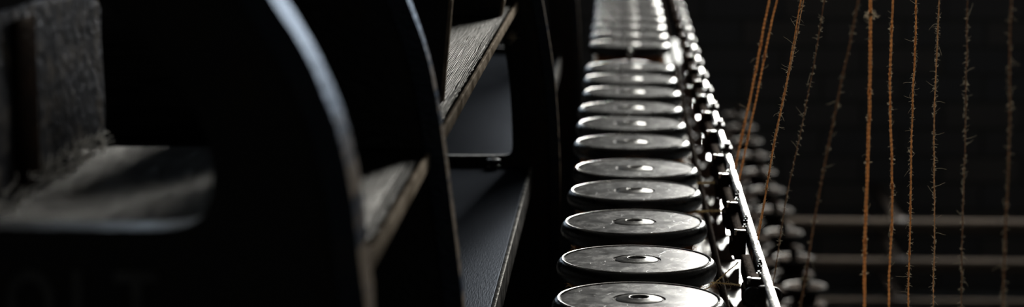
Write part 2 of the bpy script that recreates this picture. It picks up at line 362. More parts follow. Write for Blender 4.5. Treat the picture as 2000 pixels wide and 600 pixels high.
# ================================================================= CAST FRAMES
SH_H = .146                                    # shelf top below the eye
pF2 = at_h(820, 290, SH_H); YF2 = pF2.y; YF1 = YF2*.705
BD_H = .287
YF3 = at_h(1000, 325, BD_H).y; YF4 = at_h(1100, 106, BD_H).y
XC = -.267
TF = .027; TF2 = .016; TF3 = .012
def arch(pix, y, foot_z, n=26):
    """right-hand outline read from low to high, closed over the top by a round arch about XC and mirrored"""
    p = [at_y(a, b, y) for a, b in pix]
    q = [(v.x, v.z) for v in p]
    if foot_z is not None: q = [(q[0][0]+.004, foot_z)] + [(q[0][0]+.002, (q[0][1]*2+foot_z)/3)] + q
    (xa, za), (xb, zb) = q[-2], q[-1]
    ang = math.atan2(xa-xb, zb-za)
    R = (xb-XC)/math.cos(ang); cz = zb-R*math.sin(ang)
    for i in range(1, n+1):
        t = ang+(PI/2-ang)*i/n; q.append((XC+R*math.cos(t), cz+R*math.sin(t)))
    return q+[(2*XC-x, z) for x, z in reversed(q[:-1])]
def smooth_pts(pts, it=2):
    for _ in range(it):
        out = [pts[0]]
        for a, b in zip(pts, pts[1:]):
            out += [(a[0]*.75+b[0]*.25, a[1]*.75+b[1]*.25), (a[0]*.25+b[0]*.75, a[1]*.25+b[1]*.75)]
        pts = out+[pts[-1]]
    return pts
OUT1 = smooth_pts([(706, 600), (693, 500), (681, 392), (662, 300), (642, 232), (590, 112), (518, 0)])
OUT2 = smooth_pts([(898, 600), (887, 500), (874, 400), (863, 310), (850, 220), (829, 110), (788, 0)])
HOLE1 = smooth_pts([(200, 455), (330, 456), (378, 442), (404, 405), (412, 345), (400, 285), (378, 225), (300, 108), (180, 0)])
OUT3 = smooth_pts([(1091, 330), (1090, 300), (1085, 200), (1075, 110), (1056, 0)])
HOLE3 = smooth_pts([(900, 305), (985, 305), (997, 302), (1001, 290), (999, 230), (994, 150), (984, 90)])
def offs(L, d):
    return [(x+(-d if x > XC else d), z+(0 if i in (0, len(L)-1) else -d*.5)) for i, (x, z) in enumerate(L)]
def cast_frame(outpix, holepix, ysrc, y, label, TF, ho=None):
    t = thing('cast_iron_frame', label, 'machine frame', (XC, y, 0), 'cast iron frames across the machine')
    out = arch(outpix, ysrc, 0.); hole = arch(holepix, ho or ysrc, None)
    loc = lambda L: [(a-XC, b) for a, b in L]
    finish('web', plate_xz([loc(out), loc(hole)], TF*.15, TF*.85, .0015), M['iron'], t)
    # raised rim that runs round the outside of the casting
    bm = bmesh.new(); lo = loc(out)
    N = len(lo); inner = []
    for i, (x, z) in enumerate(lo):
        a = Vector(lo[max(i-1, 0)]); b = Vector(lo[min(i+1, N-1)]); d = (b-a).normalized(); inner.append((x-d.y*.007, z+d.x*.007))
    outer = [(x+( .0012 if x > 0 else -.0012), z+(.0012 if 1 < i < N-2 else 0)) for i, (x, z) in enumerate(lo)]
    ys = (0., TF)
    V = [[bm.verts.new((x, yy, z)) for (x, z) in L] for L in (outer, inner) for yy in ys]
    for i in range(N-1):
        for a, b in ((0, 1), (1, 3), (3, 2), (2, 0)):
            bm.faces.new((V[a][i], V[a][i+1], V[b][i+1], V[b][i]))
    for i in (0, N-1): bm.faces.new((V[0][i], V[1][i], V[3][i], V[2][i]))
    es = [e for e in bm.edges if all(abs(v.co.y) < 1e-6 for v in e.verts) or all(abs(v.co.y-TF) < 1e-6 for v in e.verts)]
    es = [e for e in es if sum(v in V[0] or v in V[1] for v in e.verts) == 2]
    bmesh.ops.bevel(bm, geom=es, offset=.0012, segments=2, affect='EDGES')
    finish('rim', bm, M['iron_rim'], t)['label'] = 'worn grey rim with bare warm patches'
    for a, b in ((-.19, -.12), (.12, .19)): finish('foot', box(a, b, -.03, -.0005, 0, .02, .003), M['iron'], t)
    return t, out
f1, o1 = cast_frame(OUT1, HOLE1, YF1, YF1, 'nearest black cast iron frame with raised letters under its opening', TF)
HOLE2 = smooth_pts([(200, 562), (330, 562), (385, 545), (408, 480), (412, 345), (400, 285), (378, 225), (300, 108), (180, 0)])
f2, o2 = cast_frame(OUT2, HOLE2, YF2, YF2, 'black cast iron frame with thin lit curved rim, behind the lettered frame', TF2, YF1)
f3, o3 = cast_frame(OUT3, HOLE3, YF3, YF3, 'black frame with rounded opening standing between the two slate boards', TF3)
f4, o4 = cast_frame(OUT3, HOLE3, YF3, YF4, 'farthest blurred black frame beside the distant bobbins', TF3)
# raised letters on the nearest frame
def glyph(ch, px0, px1, pytop, hgt):
    a = at_y(px0, pytop, YF1); b = at_y(px1, pytop, YF1)
    cu = bpy.data.curves.new('g', 'FONT'); cu.body = ch; cu.extrude = .5; cu.bevel_depth = .02; cu.size = 1
    o = bpy.data.objects.new('g', cu); C.objects.link(o)
    me = bpy.data.meshes.new_from_object(o.evaluated_get(bpy.context.evaluated_depsgraph_get()))
    bpy.data.objects.remove(o)
    xs = [v.co.x for v in me.vertices]; ys = [v.co.y for v in me.vertices]
    x0, x1, y0, y1 = min(xs), max(xs), min(ys), max(ys)
    for v in me.vertices:
        x = a.x+(v.co.x-x0)/(x1-x0)*(b.x-a.x); z = a.z-hgt+(v.co.y-y0)/(y1-y0)*hgt
        v.co = Vector((x-XC, .0028-v.co.z*.0035, z))
    me.materials.append(M['letters']); me.name = 'letter'
    o = bpy.data.objects.new('letter', me); C.objects.link(o); o.parent = f1; o['label'] = 'raised faded letter '+ch
glyph('O', 10, 100, 528, .021); glyph('L', 138, 200, 530, .021); glyph('T', 220, 306, 532, .021)

# ================================================================= SHELF (wood, high) AND SLATE BOARDS (low)
GAP = .0006
sx = at_h(705, 500, SH_H).x
def shelf(y0, y1, label):
    y0 += GAP; y1 -= GAP; x0 = -.46; z1 = ZC-SH_H
    t = thing('shelf_board', label, 'shelf', (x0, y0, z1), 'varnished shelf boards between the frames')
    bm = bmesh.new(); ny = int((y1-y0)/.012)
    for i in range(ny+1):                                         # slightly bruised right edge
        y = (y1-y0)*i/ny
        w = .0012*noise.noise((y*60, 1, 2))+.0007*noise.noise((y*200, 5, 2))
        xr = sx-x0-.0015+w
        q = [(0, -.009), (0, 0), (xr*.5, 0), (xr*.8, 0), (xr-.004, -.0001), (xr-.001, -.0008-abs(w)*.6), (xr, -.002), (xr, -.0085), (xr-.001, -.009)]
        row = [bm.verts.new((a, y, b)) for a, b in q]
        if i:
            for k in range(len(q)): bm.faces.new((prev[k], prev[(k+1) % len(q)], row[(k+1) % len(q)], row[k]))
        else: bm.faces.new(row)
        prev = row
    bm.faces.new(list(reversed(prev)))
    finish('plank', bm, M['shelf'], t)
    bm = bmesh.new(); add_box(bm, sx-x0, sx-x0+.0022, .002, y1-y0-.002, -.0085, -.0016, .0006)
    finish('edge_strip', bm, M['shelf_edge'], t)['label'] = 'bare pale worn front edge'
    return t
shelf(YF1+TF, YF2, 'dark shelf board with bruised pale edge between the two curved frames')
shelf(YF2+TF2, YF3, 'long grained dark shelf board behind the second curved frame')
bx = at_h(1035, 345, BD_H).x
def slate(y0, y1, label):
    y0 += GAP; y1 -= GAP; x0 = -.44; z1 = ZC-BD_H
    t = thing('slate_board', label, 'board', (x0, y0, z1), 'slate grey boards low between the frames')
    finish('panel', box(0, bx-x0-.003, 0, y1-y0, -.016, 0, .0008), M['board'], t)
    finish('nosing', box(bx-x0-.003, bx-x0, 0, y1-y0, -.018, .0006, .0009), M['board_edge'], t)['label'] = 'worn pale nosing strip'
slate(YF2+TF2, YF3, 'slate grey board in front of the opening frame, lower centre')
slate(YF3+TF3, YF4, 'bluish grey board seen through the rounded opening')
# small black knob at the foot of the third frame
p = at_h(966, 322, BD_H); kb = lathe([(.0, 0), (.006, 0), (.007, .001), (.0045, .003), (.006, .0055), (.0055, .0075), (0, .0085)], 24)
tag(finish('clamp_knob', kb, M['rim_black'], loc=(p.x, YF3-.010, ZC-BD_H)), 'small black knob on the slate board at the frame foot', 'knob')

# cover plates standing on the shelf behind the second frame
yk = at_h(863, 200, SH_H).y
def cover(y, pts, label, th=.006):
    z0 = ZC-SH_H
    pp = [at_y(a, b, y) for a, b in pts]
    q = [(v.x-XC, v.z-z0) for v in pp]; q[0] = (q[0][0], 0)
    top = q[-1]; q += [(top[0]-.01, top[1]+.035), (top[0]-.04, top[1]+.05), (.08, top[1]+.05), (.08, 0)]
    t = thing('cover_plate', label, 'cover plate', (XC, y, z0))
    finish('plate', plate_xz([q], 0, th, .0008), M['iron'], t)
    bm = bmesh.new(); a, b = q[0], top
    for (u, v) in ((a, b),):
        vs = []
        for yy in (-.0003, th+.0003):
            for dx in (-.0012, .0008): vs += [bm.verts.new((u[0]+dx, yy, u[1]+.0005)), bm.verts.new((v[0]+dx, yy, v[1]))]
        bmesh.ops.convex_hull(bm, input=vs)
    finish('lit_edge', bm, M['shelf_edge'], t)  # pale strip stands for light catching the plate edge
    finish('foot_flange', box(.09, a[0]-.01, th, th+.02, 0, .004, .001), M['iron'], t)
cover(yk, [(864, 195), (870, 110), (881, 0)], 'black cover plate with thin lit edge standing on the grained shelf')
yk2 = at_h(975, 32, SH_H).y
cover(yk2, [(978, 32), (984, 0)], 'black bearing cover standing farther back on the grained shelf', .02)

# black pan added on the shelf to stand for shade behind the second frame
t = thing('shade_pan', 'flat black pan added on the shelf, standing for shade behind the nearest opening', 'pan', (-.45, YF2+TF2+.004, ZC-SH_H))
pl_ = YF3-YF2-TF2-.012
finish('pan_floor', box(0, .312, 0, pl_, .0003, .0025, .0005), M['shade_black'], t)
bm = bmesh.new(); add_tube(bm, [(.309, .003, .004), (.309, pl_-.003, .004)], .0028, 8); finish('rolled_rim', bm, M['shade_black'], t)

# flaking vertical sheet on the near shelf
pa = at_h(213, 272, SH_H)
PX = pa.x+.003
t = thing('flaking_sheet', 'vertical flaking metal sheet with ragged linty lower edge, seen through nearest opening', 'metal sheet', (PX, YF1+TF+.004, ZC-SH_H))
L_ = YF2-(YF1+TF)-.008; H_ = .075
bm = bmesh.new(); n = 90; prev = None
for i in range(n+1):
    y = L_*i/n
    zb = .0005+max(0, .004+.006*noise.noise((y*70, 3, 1))+.004*noise.noise((y*230, 7, 1)))
    zt = H_-.012*max(0, (y-(L_-.03))/.03)**2
    col = []
    for k in range(13):
        z = zb+(zt-zb)*k/12; w = .0012*noise.noise((y*25, z*30, 0))
        col.append((bm.verts.new((w+.0012, y, z)), bm.verts.new((w-.0012, y, z))))
    if prev:
        for k in range(12):
            bm.faces.new((prev[k][0], col[k][0], col[k+1][0], prev[k+1][0])); bm.faces.new((prev[k][1], prev[k+1][1], col[k+1][1], col[k][1]))
        bm.faces.new((prev[0][0], prev[0][1], col[0][1], col[0][0])); bm.faces.new((prev[12][0], col[12][0], col[12][1], prev[12][1]))
    if i in (0, n):
        for k in range(12): bm.faces.new((col[k][0], col[k+1][0], col[k+1][1], col[k][1]))
    prev = col
finish('sheet', bm, M['plate'], t)
finish('seam_strip', box(.0015, .004, L_*.42, L_*.53, .004, H_-.004, .001), M['matte_dark'], t)
def hair(bm, p, d, ln, r, curl=1., n=5):
    pts = [Vector(p)]; d = Vector(d).normalized()
    for k in range(n):
        d = (d+Vector((random.uniform(-1, 1), random.uniform(-1, 1), random.uniform(-1, 1)))*.45*curl).normalized(); pts.append(pts[-1]+d*ln/n)
    add_tube(bm, pts, [r*(1-.6*k/n) for k in range(n+1)], 3, False)
bm = bmesh.new()
for k in range(320):
    y = L_*(.05+.93*random.random()**.8)
    hair(bm, (.002, y, random.uniform(.0005, .008)), (random.uniform(.2, 1), random.uniform(-1, 1), random.uniform(-.3, .9)), random.uniform(.002, .008), random.uniform(.0002, .0006))
o = finish('lint_fringe', bm, M['white_fuzz'], t); o['kind'] = 'stuff'

# ================================================================= BOBBIN ROW
BH = .2705; BZ = ZC-BH                         # top of the flanges
BXc = .0106; Y0 = 1.2986; S = .1279
RAIL_H = .405; RZ = ZC-RAIL_H
BL = BZ-RZ                                     # bobbin height above rail
def yarn_hairs(bm, cnt, r, z0, z1):
    for k in range(cnt):
        a = random.uniform(0, 2*PI); z = random.uniform(z0, z1)
        hair(bm, (r*math.cos(a), r*math.sin(a), z), (math.cos(a)+random.uniform(-.6, .6), math.sin(a)+random.uniform(-.6, .6), random.uniform(-.8, .8)), random.uniform(.002, .006), random.uniform(.00010, .00022))
bob = thing('yarn_bobbin', '', 'bobbin', (BXc, Y0, RZ), 'flanged yarn bobbins standing in a row')
T = BL; R0 = .05
fl = lathe([(.012, T-.0125), (.044, T-.0122), (.0478, T-.0112), (.0496, T-.0085), (.0502, T-.0058), (.0497, T-.003), (.0484, T-.0010), (.0470, T-.0001), (.0463, T), (.0459, T-.0001), (.0458, T-.0012), (.012, T-.0014)], 96)
o = finish('flange_rim', fl, M['rim_black'], bob); o['label'] = 'glossy black rounded flange rim'
o = finish('polished_lip', lathe([(.04595, T+.0001), (.0461, T+.0005), (.0465, T+.0006), (.0469, T+.0003), (.0470, T-.0001)], 96), M['bolt'], bob); o['label'] = 'thin polished lip around the disc'
fl = lathe([(.0450, T-.0014), (.0450, T-.0003), (.0447, T), (.0443, T), (.030, T), (.0156, T), (.0152, T), (.0146, T-.0007), (.0136, T-.0007), (.0133, T-.0014)], 96)
o = finish('cover_disc', fl, M['disc'], bob); o['label'] = 'scratched grey metal disc'
hb = lathe([(.0134, T-.0010), (.0132, T-.0002), (.0128, T), (.0100, T+.0004), (.0066, T+.0010), (.0060, T+.0012), (.0054, T+.0010), (.0050, T+.0002), (.0048, T-.0040), (0, T-.0042)], 48)
hub = finish('hub_cap', hb, M['hub'], bob)
bo = lathe([(.0047, T-.0036), (0, T-.0034)], 32); finish('bore', bo, M['bore'], hub)
tip = lathe([(.0022, T-.0040), (.0022, T-.0012), (.0016, T-.0002), (0, T+.0002)], 16); finish('spindle_tip', tip, M['bore'], hub)
pk = []
for k in range(41):
    z = .0135+(T-.0125-.0135-.0005)*k/40
    pk.append((.0405+.0007*math.sin(k*2.1)+.0006*noise.noise((k*.7, 0, 0)), z))
finish('wound_yarn', lathe([(.01, .0133)]+pk+[(.01, T-.0128)], 72), M['package'], bob)
bm = bmesh.new(); yarn_hairs(bm, 900, .0405, T-.045, T-.013)
for k in range(160):
    a = random.choice((0., PI))+random.uniform(-.5, .5); z = random.uniform(T-.028, T-.009)
    hair(bm, (.041*math.cos(a), .041*math.sin(a), z), (math.cos(a), math.sin(a)*.6, random.uniform(-1, 1)), random.uniform(.004, .010), .00022, 1.6, 8)
o = finish('loose_fibres', bm, M['yarn'], bob); o['kind'] = 'stuff'
finish('bottom_flange', lathe([(0, 0), (.047, 0), (.050, .003), (.050, .008), (.047, .012), (.012, .013)], 72), M['rim_black'], bob)
desc = {0: 'scratched metal-topped bobbin nearest the camera, cut by the bottom edge',
 1: 'second nearest bobbin, sharp bright disc with ringed hub',
 2: 'third nearest bobbin, scratched disc beside the taut orange yarn', 3: 'fourth bobbin from the front, bright disc above the lower yarn strand',
 4: 'fifth bobbin from the front, disc level with the higher taut strand', 5: 'sixth bobbin from the front, bright slightly blurred disc',
 6: 'seventh bobbin from the front, brightest narrow disc', 7: 'eighth bobbin from the front, greyer left half and lit right rim',
 8: 'ninth bobbin from the front, dull grey blurred disc', 9: 'tenth bobbin, second in front of the dark gap in the row',
 10: 'bobbin standing just in front of the dark gap in the row', 12: 'blurred bobbin just behind the dark gap, with bright right rim',
 13: 'blurred bobbin second behind the dark gap', 14: 'blurred bobbin third behind the dark gap', 15: 'blurred bobbin fourth behind the dark gap',
 16: 'blurred bluish bobbin fifth behind the dark gap', 17: 'blurred bluish bobbin near the top edge of the photo', 18: 'farthest blurred bobbin, cut by the top edge of the photo'}
jx = {0: .0004, 4: .0012, 7: -.001, 9: -.0008, 1: -.0003}
DY = {0: 3, 1: 7, 2: 1, 3: -2, 4: 4, 5: -4, 6: -2, 7: 1, 9: 1, 10: 2}      # bobbins stand slightly unevenly
for k in range(0, 19):
    if k == 11: continue
    loc = (BXc+jx.get(k, random.uniform(-.0006, .0006)), Y0+S*k-DY.get(k, 0)*(Y0+S*k)**2/(F*BH), RZ+.001)
    o = bob if k == 0 else copy_tree(bob, loc, desc[k])
    o.location = loc; o['label'] = desc[k]
    o.rotation_euler = (random.uniform(-.006, .006), random.uniform(-.006, .006), random.uniform(0, 6.28))
# the gap: a bare dark red core on its spindle
t = thing('bare_spool', 'bare dark red spool core standing in the gap of the row', 'spool', (BXc, Y0+S*11, RZ+.001))
finish('core', lathe([(0, 0), (.026, 0), (.026, .006), (.019, .010), (.018, T-.022), (.024, T-.017), (.024, T-.010), (.010, T-.008), (0, T-.008)], 40), M['redspool'], t)
finish('spindle_tip', lathe([(.003, T-.009), (.003, T+.002), (.0015, T+.005), (0, T+.0055)], 20), M['bolt'], t)

# bolster rail, legs
RY0, RY1 = 1.16, 4.35
t = thing('bolster_rail', 'long worn steel rail carrying the row of bobbins', 'rail', (0, RY0, RZ))
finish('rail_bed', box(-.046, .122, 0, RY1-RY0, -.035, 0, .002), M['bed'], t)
finish('lit_plate', box(.0790, .118, .005, 2.35, .0001, .0012, .0004), M['rail_steel'], t)['label'] = 'polished bright strip standing for the lit part of the rail'  # bright strip paints the lit side of the same rail
finish('shade_strip', box(.050, .0775, 1.05, RY1-RY0-.01, .0002, .004, .001), M['matte_dark'], t)  # added dark strip stands for shade, narrowing the lit part of the bed
for y in (.15, 1.55, 2.95):
    bm = bmesh.new(); add_box(bm, -.04, .11, y, y+.05, -.06, -.035, .003); add_box(bm, .0, .06, y+.005, y+.045, -RZ+.02, -.06, .004); add_box(bm, -.04, .13, y-.03, y+.08, -RZ, -RZ+.02, .004)
    finish('leg', bm, M['iron'], t)
# dark drip strip with lint left of the bobbins
t = thing('lint_tray', 'dark tray dusted with brown lint between slate board and bobbins', 'tray', (-.0475, RY0, RZ-.03))
finish('tray', box(-.030, 0, 0, YF3-RY0-.005, -.006, 0, .001), M['dark_metal'], t)
bm = bmesh.new()
for k in range(900):
    hair(bm, (random.uniform(-.028, -.012), random.uniform(0, YF3-RY0-.02), random.uniform(0.0005, .004)), (random.uniform(-1, 1), random.uniform(-1, 1), random.uniform(0, .9)), random.uniform(.006, .02), random.uniform(.0002, .0005), 1.4, 6)
o = finish('lint', bm, M['lint'], t); o['kind'] = 'stuff'

# dark separator bar between bobbins and guide brackets
DBH = .30; xd = at_h(1427, 600, DBH).x; xd0 = at_h(1415, 600, DBH).x
t = thing('separator_bar', 'thin dark bar running beside the bobbins below the yarn strands', 'bar', (xd, RY0+.05, ZC-DBH))
finish('bar', box(xd0-xd, 0, 0, 3.1, -.008, 0, .001), M['matte_dark'], t)
for y in (.02, 1.5, 3.05): finish('stay', box(xd0-xd+.0005, -.0005, y, y+.01, -(RAIL_H-DBH), -.008), M['dark_metal'], t)

# guide rail (bright) and brackets
GH = .258
gx0 = at_h(1506, 600, GH).x; gx1 = at_h(1525, 600, GH).x
t = thing('guide_rail', 'bright polished steel guide rail running beside the dark brackets', 'rail', (gx0, RY0-.16, ZC-GH))
finish('rail_bar', box(0, gx1-gx0, 0, 3.31, -.012, 0, .001), M['steel'], t)
for y in (.18, 1.0, 2.0, 3.26): finish('post', box(.001, gx1-gx0-.001, y, y+.012, -(RAIL_H-GH), -.012), M['iron'], t)
bxr = gx0-.0004
bw = .0085
br = thing('guide_bracket', '', 'guide bracket', (bxr, 0, ZC-GH), 'dark yarn guide brackets along the bright rail')
bm = bmesh.new(); add_box(bm, -bw, -.0012, 0, .020, -.017, .0015, .0012); add_box(bm, -bw+.0015, -.0005, .020, .108, -.016, -.004, .001)
add_box(bm, -bw-.001, -.001, .03, .052, -.020, -.010, .001)
finish('block', bm, M['matte_dark'], br)
bm = bmesh.new(); add_box(bm, -bw+.0002, -.0014, -.0008, .0022, .0016, .0024, .0003); add_cyl(bm, (-bw+.0008, .0008, -.001), (-bw+.0008, .0008, .0028), .0010, 12)
c_ = finish('clip', bm, M['bolt'], br); c_['label'] = 'bright steel clip on top'
for (dx, yy, hh) in ((-.0008, .026, -.0005), (.0004, .038, .0012), (.0016, .052, .0012)):
    bm = bmesh.new(); add_cyl(bm, (dx, yy, -.004 if dx < 0 else .0002), (dx, yy, hh+.001), .0014, 12); add_cyl(bm, (dx, yy, hh+.001), (dx, yy, hh+.0022), .0007, 8)
    finish('bolt', bm, M['dark_metal'] if dx > 0 else M['bolt'], br)
caps = [545, 451, 397, 341, 304, 257]
ys = [at_h(1450, c, GH-.002).y for c in caps]
step = (ys[-1]-ys[0])/5.3
while ys[-1] < 4.1: ys.append(ys[-1]+S)
names = ['with the wing nut in front of it', 'second behind the wing nut', 'holding the lower taut yarn strand', 'holding the higher taut yarn strand', 'fifth along the rail', 'sixth along the rail, beside the bright seventh bobbin']
words = 'seventh eighth ninth tenth eleventh twelfth thirteenth fourteenth fifteenth sixteenth seventeenth eighteenth nineteenth twentieth twenty-first twenty-second twenty-third twenty-fourth'.split()
for i, y in enumerate(ys):
    lb = 'dark guide bracket '+(names[i] if i < 6 else words[i-6]+' along the rail, blurred')
    o = br if i == 0 else copy_tree(br, (bxr, y, ZC-GH), lb)
    o.location = (bxr, y, ZC-GH); o['label'] = lb
    if i >= 4:                                   # these also clamp over the bright rail
        if i == 4:
            bm = bmesh.new(); add_box(bm, -.002, gx1-gx0+.0022, .030, .052, -.008, .0035, .001); add_box(bm, .001, .006, .034, .044, .0035, .0065, .001); clm = finish('rail_clamp', bm, M['dark_metal'], o)
            bm = bmesh.new(); add_cyl(bm, (gx1-gx0-.001, .048, .0035), (gx1-gx0-.001, .048, .0062), .0018, 12); nut = finish('clamp_nut', bm, M['bolt'], o)
        else:
            for q_ in (clm, nut): c2 = q_.copy(); C.objects.link(c2); c2.parent = o
# wing nut on the near bracket
yw = ys[0]-.006
pw = at_y(1490, 575, yw)
t = thing('wing_nut', 'black wing nut with two round ears on the near end bracket', 'wing nut', pw)
def ear(s, c, r): 
    bm = bmesh.new(); add_cyl(bm, (c[0], -.0012, c[1]), (c[0], .0012, c[1]), r, 28, .25); add_tube(bm, [(0, 0, -.006), (c[0]*.5, 0, c[1]*.5-.003), (c[0], 0, c[1])], [.0022, .0022, .0028], 8); return bm
e1 = at_y(1470, 578, yw)-pw; e2 = at_y(1510, 578, yw)-pw; rr = (at_y(1488, 578, yw)-at_y(1470, 578, yw)).length
for e in (e1, e2): finish('ear', ear(1, (e.x, e.z), rr), M['dark_metal'], t)
bm = bmesh.new(); prof = [(0, -.012), (.0042, -.012), (.0042, -.002)]
for k in range(6): prof += [(.0030, -.0015+k*.0011), (.0026, -.0010+k*.0011)]
prof += [(0, .0052)]; add_lathe(bm, prof, 24); finish('threaded_stud', bm, M['dark_metal'], t)
bm = bmesh.new(); add_box(bm, -.0075, .0075, -.004, .0045, -.040, -.012, .001); finish('stud_block', bm, M['dark_metal'], t)

# forked clips added to stand for V-notched reflections on the bright rail bed
fk = thing('reflection_clip', '', 'clip', (0, 0, RZ), 'forked clips added for the notched reflections on the bobbin rail')
bm = bmesh.new()
zf = .020
q = [(0, 0), (.022, 0), (.022, zf), (.016, zf-.002), (.011, zf-.009), (.006, zf-.002), (0, zf)]
finish('fork', plate_xz([q], 0, .004, .0006), M['dark_metal'], fk)
finish('base_plate', box(-.004, .026, .004, .045, 0, .003, .0006), M['steel'], fk)
k = 0
for i, y in enumerate([Y0+S*(j+.35) for j in range(0, 20)]):
    lb = 'small forked clip added for a notched reflection on the bright rail bed, '+(['nearest the camera', 'second nearest', 'third nearest', 'fourth nearest', 'fifth nearest', 'sixth nearest']+[w+' in line' for w in words])[i]
    o = fk if i == 0 else copy_tree(fk, (0, 0, 0), lb)
    o.location = (.084, y, RZ+.0015); o['label'] = lb

# ================================================================= LOWER PULLEY ROW (blurred, right of the rail)
LH = .70
lx0 = at_h(1545, 500, LH).x
LY0 = 3.2
t = thing('pulley_beam', 'dark beam carrying the blurred pulleys low behind the bright rail', 'beam', (lx0, LY0-.1, ZC-LH-.045))
finish('beam', box(-.05, .03, 0, 2.6, -.03, 0, .003), M['matte_dark'], t)
for y in (.1, 1.3, 2.4): finish('leg', box(-.03, .01, y, y+.04, -(ZC-LH-.045), -.03, .002), M['iron'], t)
pu = thing('drive_pulley', '', 'pulley', (lx0, LY0, ZC-LH-.045), 'blurred drive pulleys behind the guide rail')
finish('pulley', lathe([(0, .018), (.024, .018), (.026, .020), (.026, .022), (.016, .025), (.015, .036), (.026, .040), (.027, .043), (.025, .0435), (.012, .0435), (.010, .042), (0, .042)], 40), M['matte_dark'], pu)
for zz, rr_ in ((.0205, .0262), (.0430, .0268)):
    finish('rim_ring', lathe([(rr_-.004, zz), (rr_-.0035, zz+.0016), (rr_-.001, zz+.0022), (rr_+.0004, zz+.001), (rr_+.0004, zz-.001), (rr_-.0002, zz-.0016)], 40), M['lower_metal'], pu)['label'] = 'worn bright rim ring'
finish('spindle', lathe([(.008, 0), (.008, .018)], 16), M['matte_dark'], pu)
finish('cap', lathe([(.006, .043), (.006, .056), (.003, .060), (0, .060)], 16), M['matte_dark'], pu)
finish('arm', box(-.07, -.006, -.008, .008, .006, .014, .001), M['lower_metal'], pu)
seq = ['nearest', 'second', 'third', 'fourth', 'fifth', 'sixth', 'seventh', 'eighth', 'ninth', 'tenth', 'eleventh', 'twelfth', 'thirteenth', 'fourteenth', 'fifteenth']
pu.scale = (1.2, 1.2, 1.2)
for i in range(11):
    lb = ['blurred pulley nearest the camera', 'second nearest blurred pulley']+[q+' nearest blurred pulley' for q in seq[2:]]; lb = lb[i]+' in the low row behind the rail'
    o = pu if i == 0 else copy_tree(pu, (0, 0, 0), lb)
    o.location = (lx0, LY0+i*.23, ZC-LH-.045); o['label'] = lb

# ================================================================= YARNS
def yarn_mesh(a, b, r, hairs, r_wob=.0008, vis=None, seed=0, knots=8, bm=None, fb=None):
    """two-ply twisted yarn from a to b (local coordinates), hairs into a second bmesh"""
    rnd = random.Random(seed); a, b = Vector(a), Vector(b); L = (b-a).length; d = (b-a)/L
    u = d.orthogonal().normalized(); v = d.cross(u); n = max(30, int(L/.0016))
    kn = [(rnd.uniform(0, 1), rnd.uniform(.25, .8)) for _ in range(knots)]
    def ctr(t):
        s = t*L*30+seed*7
        e = min(1, t*12, (1-t)*12)
        return a+d*L*t+(u*noise.noise((s*.35, seed, 0))*2.2+v*noise.noise((s*.35, seed, 9))*2.2+u*noise.noise((s*1.9, seed, 4))*.6)*r_wob*e
    for ply in (0, 1):
        pts = []; rs = []
        for i in range(n+1):
            t = i/n; ph = 2*PI*t*L/.0065+ply*PI
            k = 1+.28*noise.noise((t*L*160, seed, ply*3))+sum(w*math.exp(-((t-c)*L/.0016)**2) for c, w in kn)
            pts.append(ctr(t)+(u*math.cos(ph)+v*math.sin(ph))*r*.45); rs.append(r*.62*max(.4, k))
        add_tube(bm, pts, rs, 6)
    for k in range(hairs):
        t = rnd.uniform(*(vis or (0, 1))); an = rnd.uniform(0, 2*PI); p = ctr(t)
        dr = (u*math.cos(an)+v*math.sin(an)+d*rnd.uniform(-1.2, 1.2)).normalized()
        ln = rnd.choice((.0008, .0012, .0018, .0026)) if rnd.random() < .95 else rnd.uniform(.004, .008)
        hr = rnd.uniform(.00006, .00010)*(1.5 if ln < .002 else 1)
        q = [p+dr*r*.5]; dd = dr.copy(); m = 6
        bend = Vector((rnd.uniform(-1, 1), rnd.uniform(-1, 1), rnd.uniform(-1, 1)))
        for _ in range(m):
            dd = (dd+bend*.6+Vector((rnd.uniform(-1, 1), rnd.uniform(-1, 1), rnd.uniform(-1, 1)))*.3).normalized(); q.append(q[-1]+dd*ln/m)
        add_tube(fb, q, [hr*(1-.5*j/m) for j in range(m+1)], 3, False)
    for c, w in kn:                                            # little neps where fibre has balled up
        p = ctr(c)
        for _ in range(5):
            q = [p]; dd = (u*rnd.uniform(-1, 1)+v*rnd.uniform(-1, 1)).normalized()
            for _k in range(5): dd = (dd+Vector((rnd.uniform(-1, 1), rnd.uniform(-1, 1), rnd.uniform(-1, 1)))*.9).normalized(); q.append(q[-1]+dd*(r*.35+.00028))
            add_tube(fb, q, r*.13+.00005, 3, False)
def yarn(name, label, a, b, r, m, hairs, seed, group, vis=None, wob=.0008, knots=8):
    a, b = Vector(a), Vector(b); t = thing(name, label, 'yarn', b, group)
    bm = bmesh.new(); fb = bmesh.new(); yarn_mesh(a-b, (0, 0, 0), r, hairs, wob, vis, seed, knots, bm, fb)
    finish('strand', bm, m, t); o = finish('fuzz', fb, M['fuzz'], t); o['kind'] = 'stuff'
    return t
def through(p_top, p_bot, y, ztop, zbot):
    A = at_y(*p_top, y); B = at_y(*p_bot, y); d = (B-A)
    return A+d*((ztop-A.z)/d.z), A+d*((zbot-A.z)/d.z)
ZTOP = ZC+.32; ZBOT = ZC-.50
vs = [(1702, 1688, 1.70, .00125, 'yarn', 'thickest bright orange hanging yarn with a pale tuft near its top'),
      (1744, 1736, 1.565, .00085, 'yarn', 'bright orange hanging yarn just right of the thickest one'),
      (1787, 1774, 1.44, .00062, 'yarn', 'sharp orange hanging yarn with many pale fibres, third of the upright ones'),
      (1832, 1822, 1.34, .00040, 'yarn_pale', 'thin sharp hanging yarn with a curled fibre halfway down'),
      (1890, 1878, 1.215, .00036, 'yarn_brown', 'thin brown hanging yarn, second from the right edge'),
      (1980, 1960, 1.07, .00050, 'yarn_brown', 'blurred brown hanging yarn nearest the right edge')]
xs_top = []; xs_bot = []
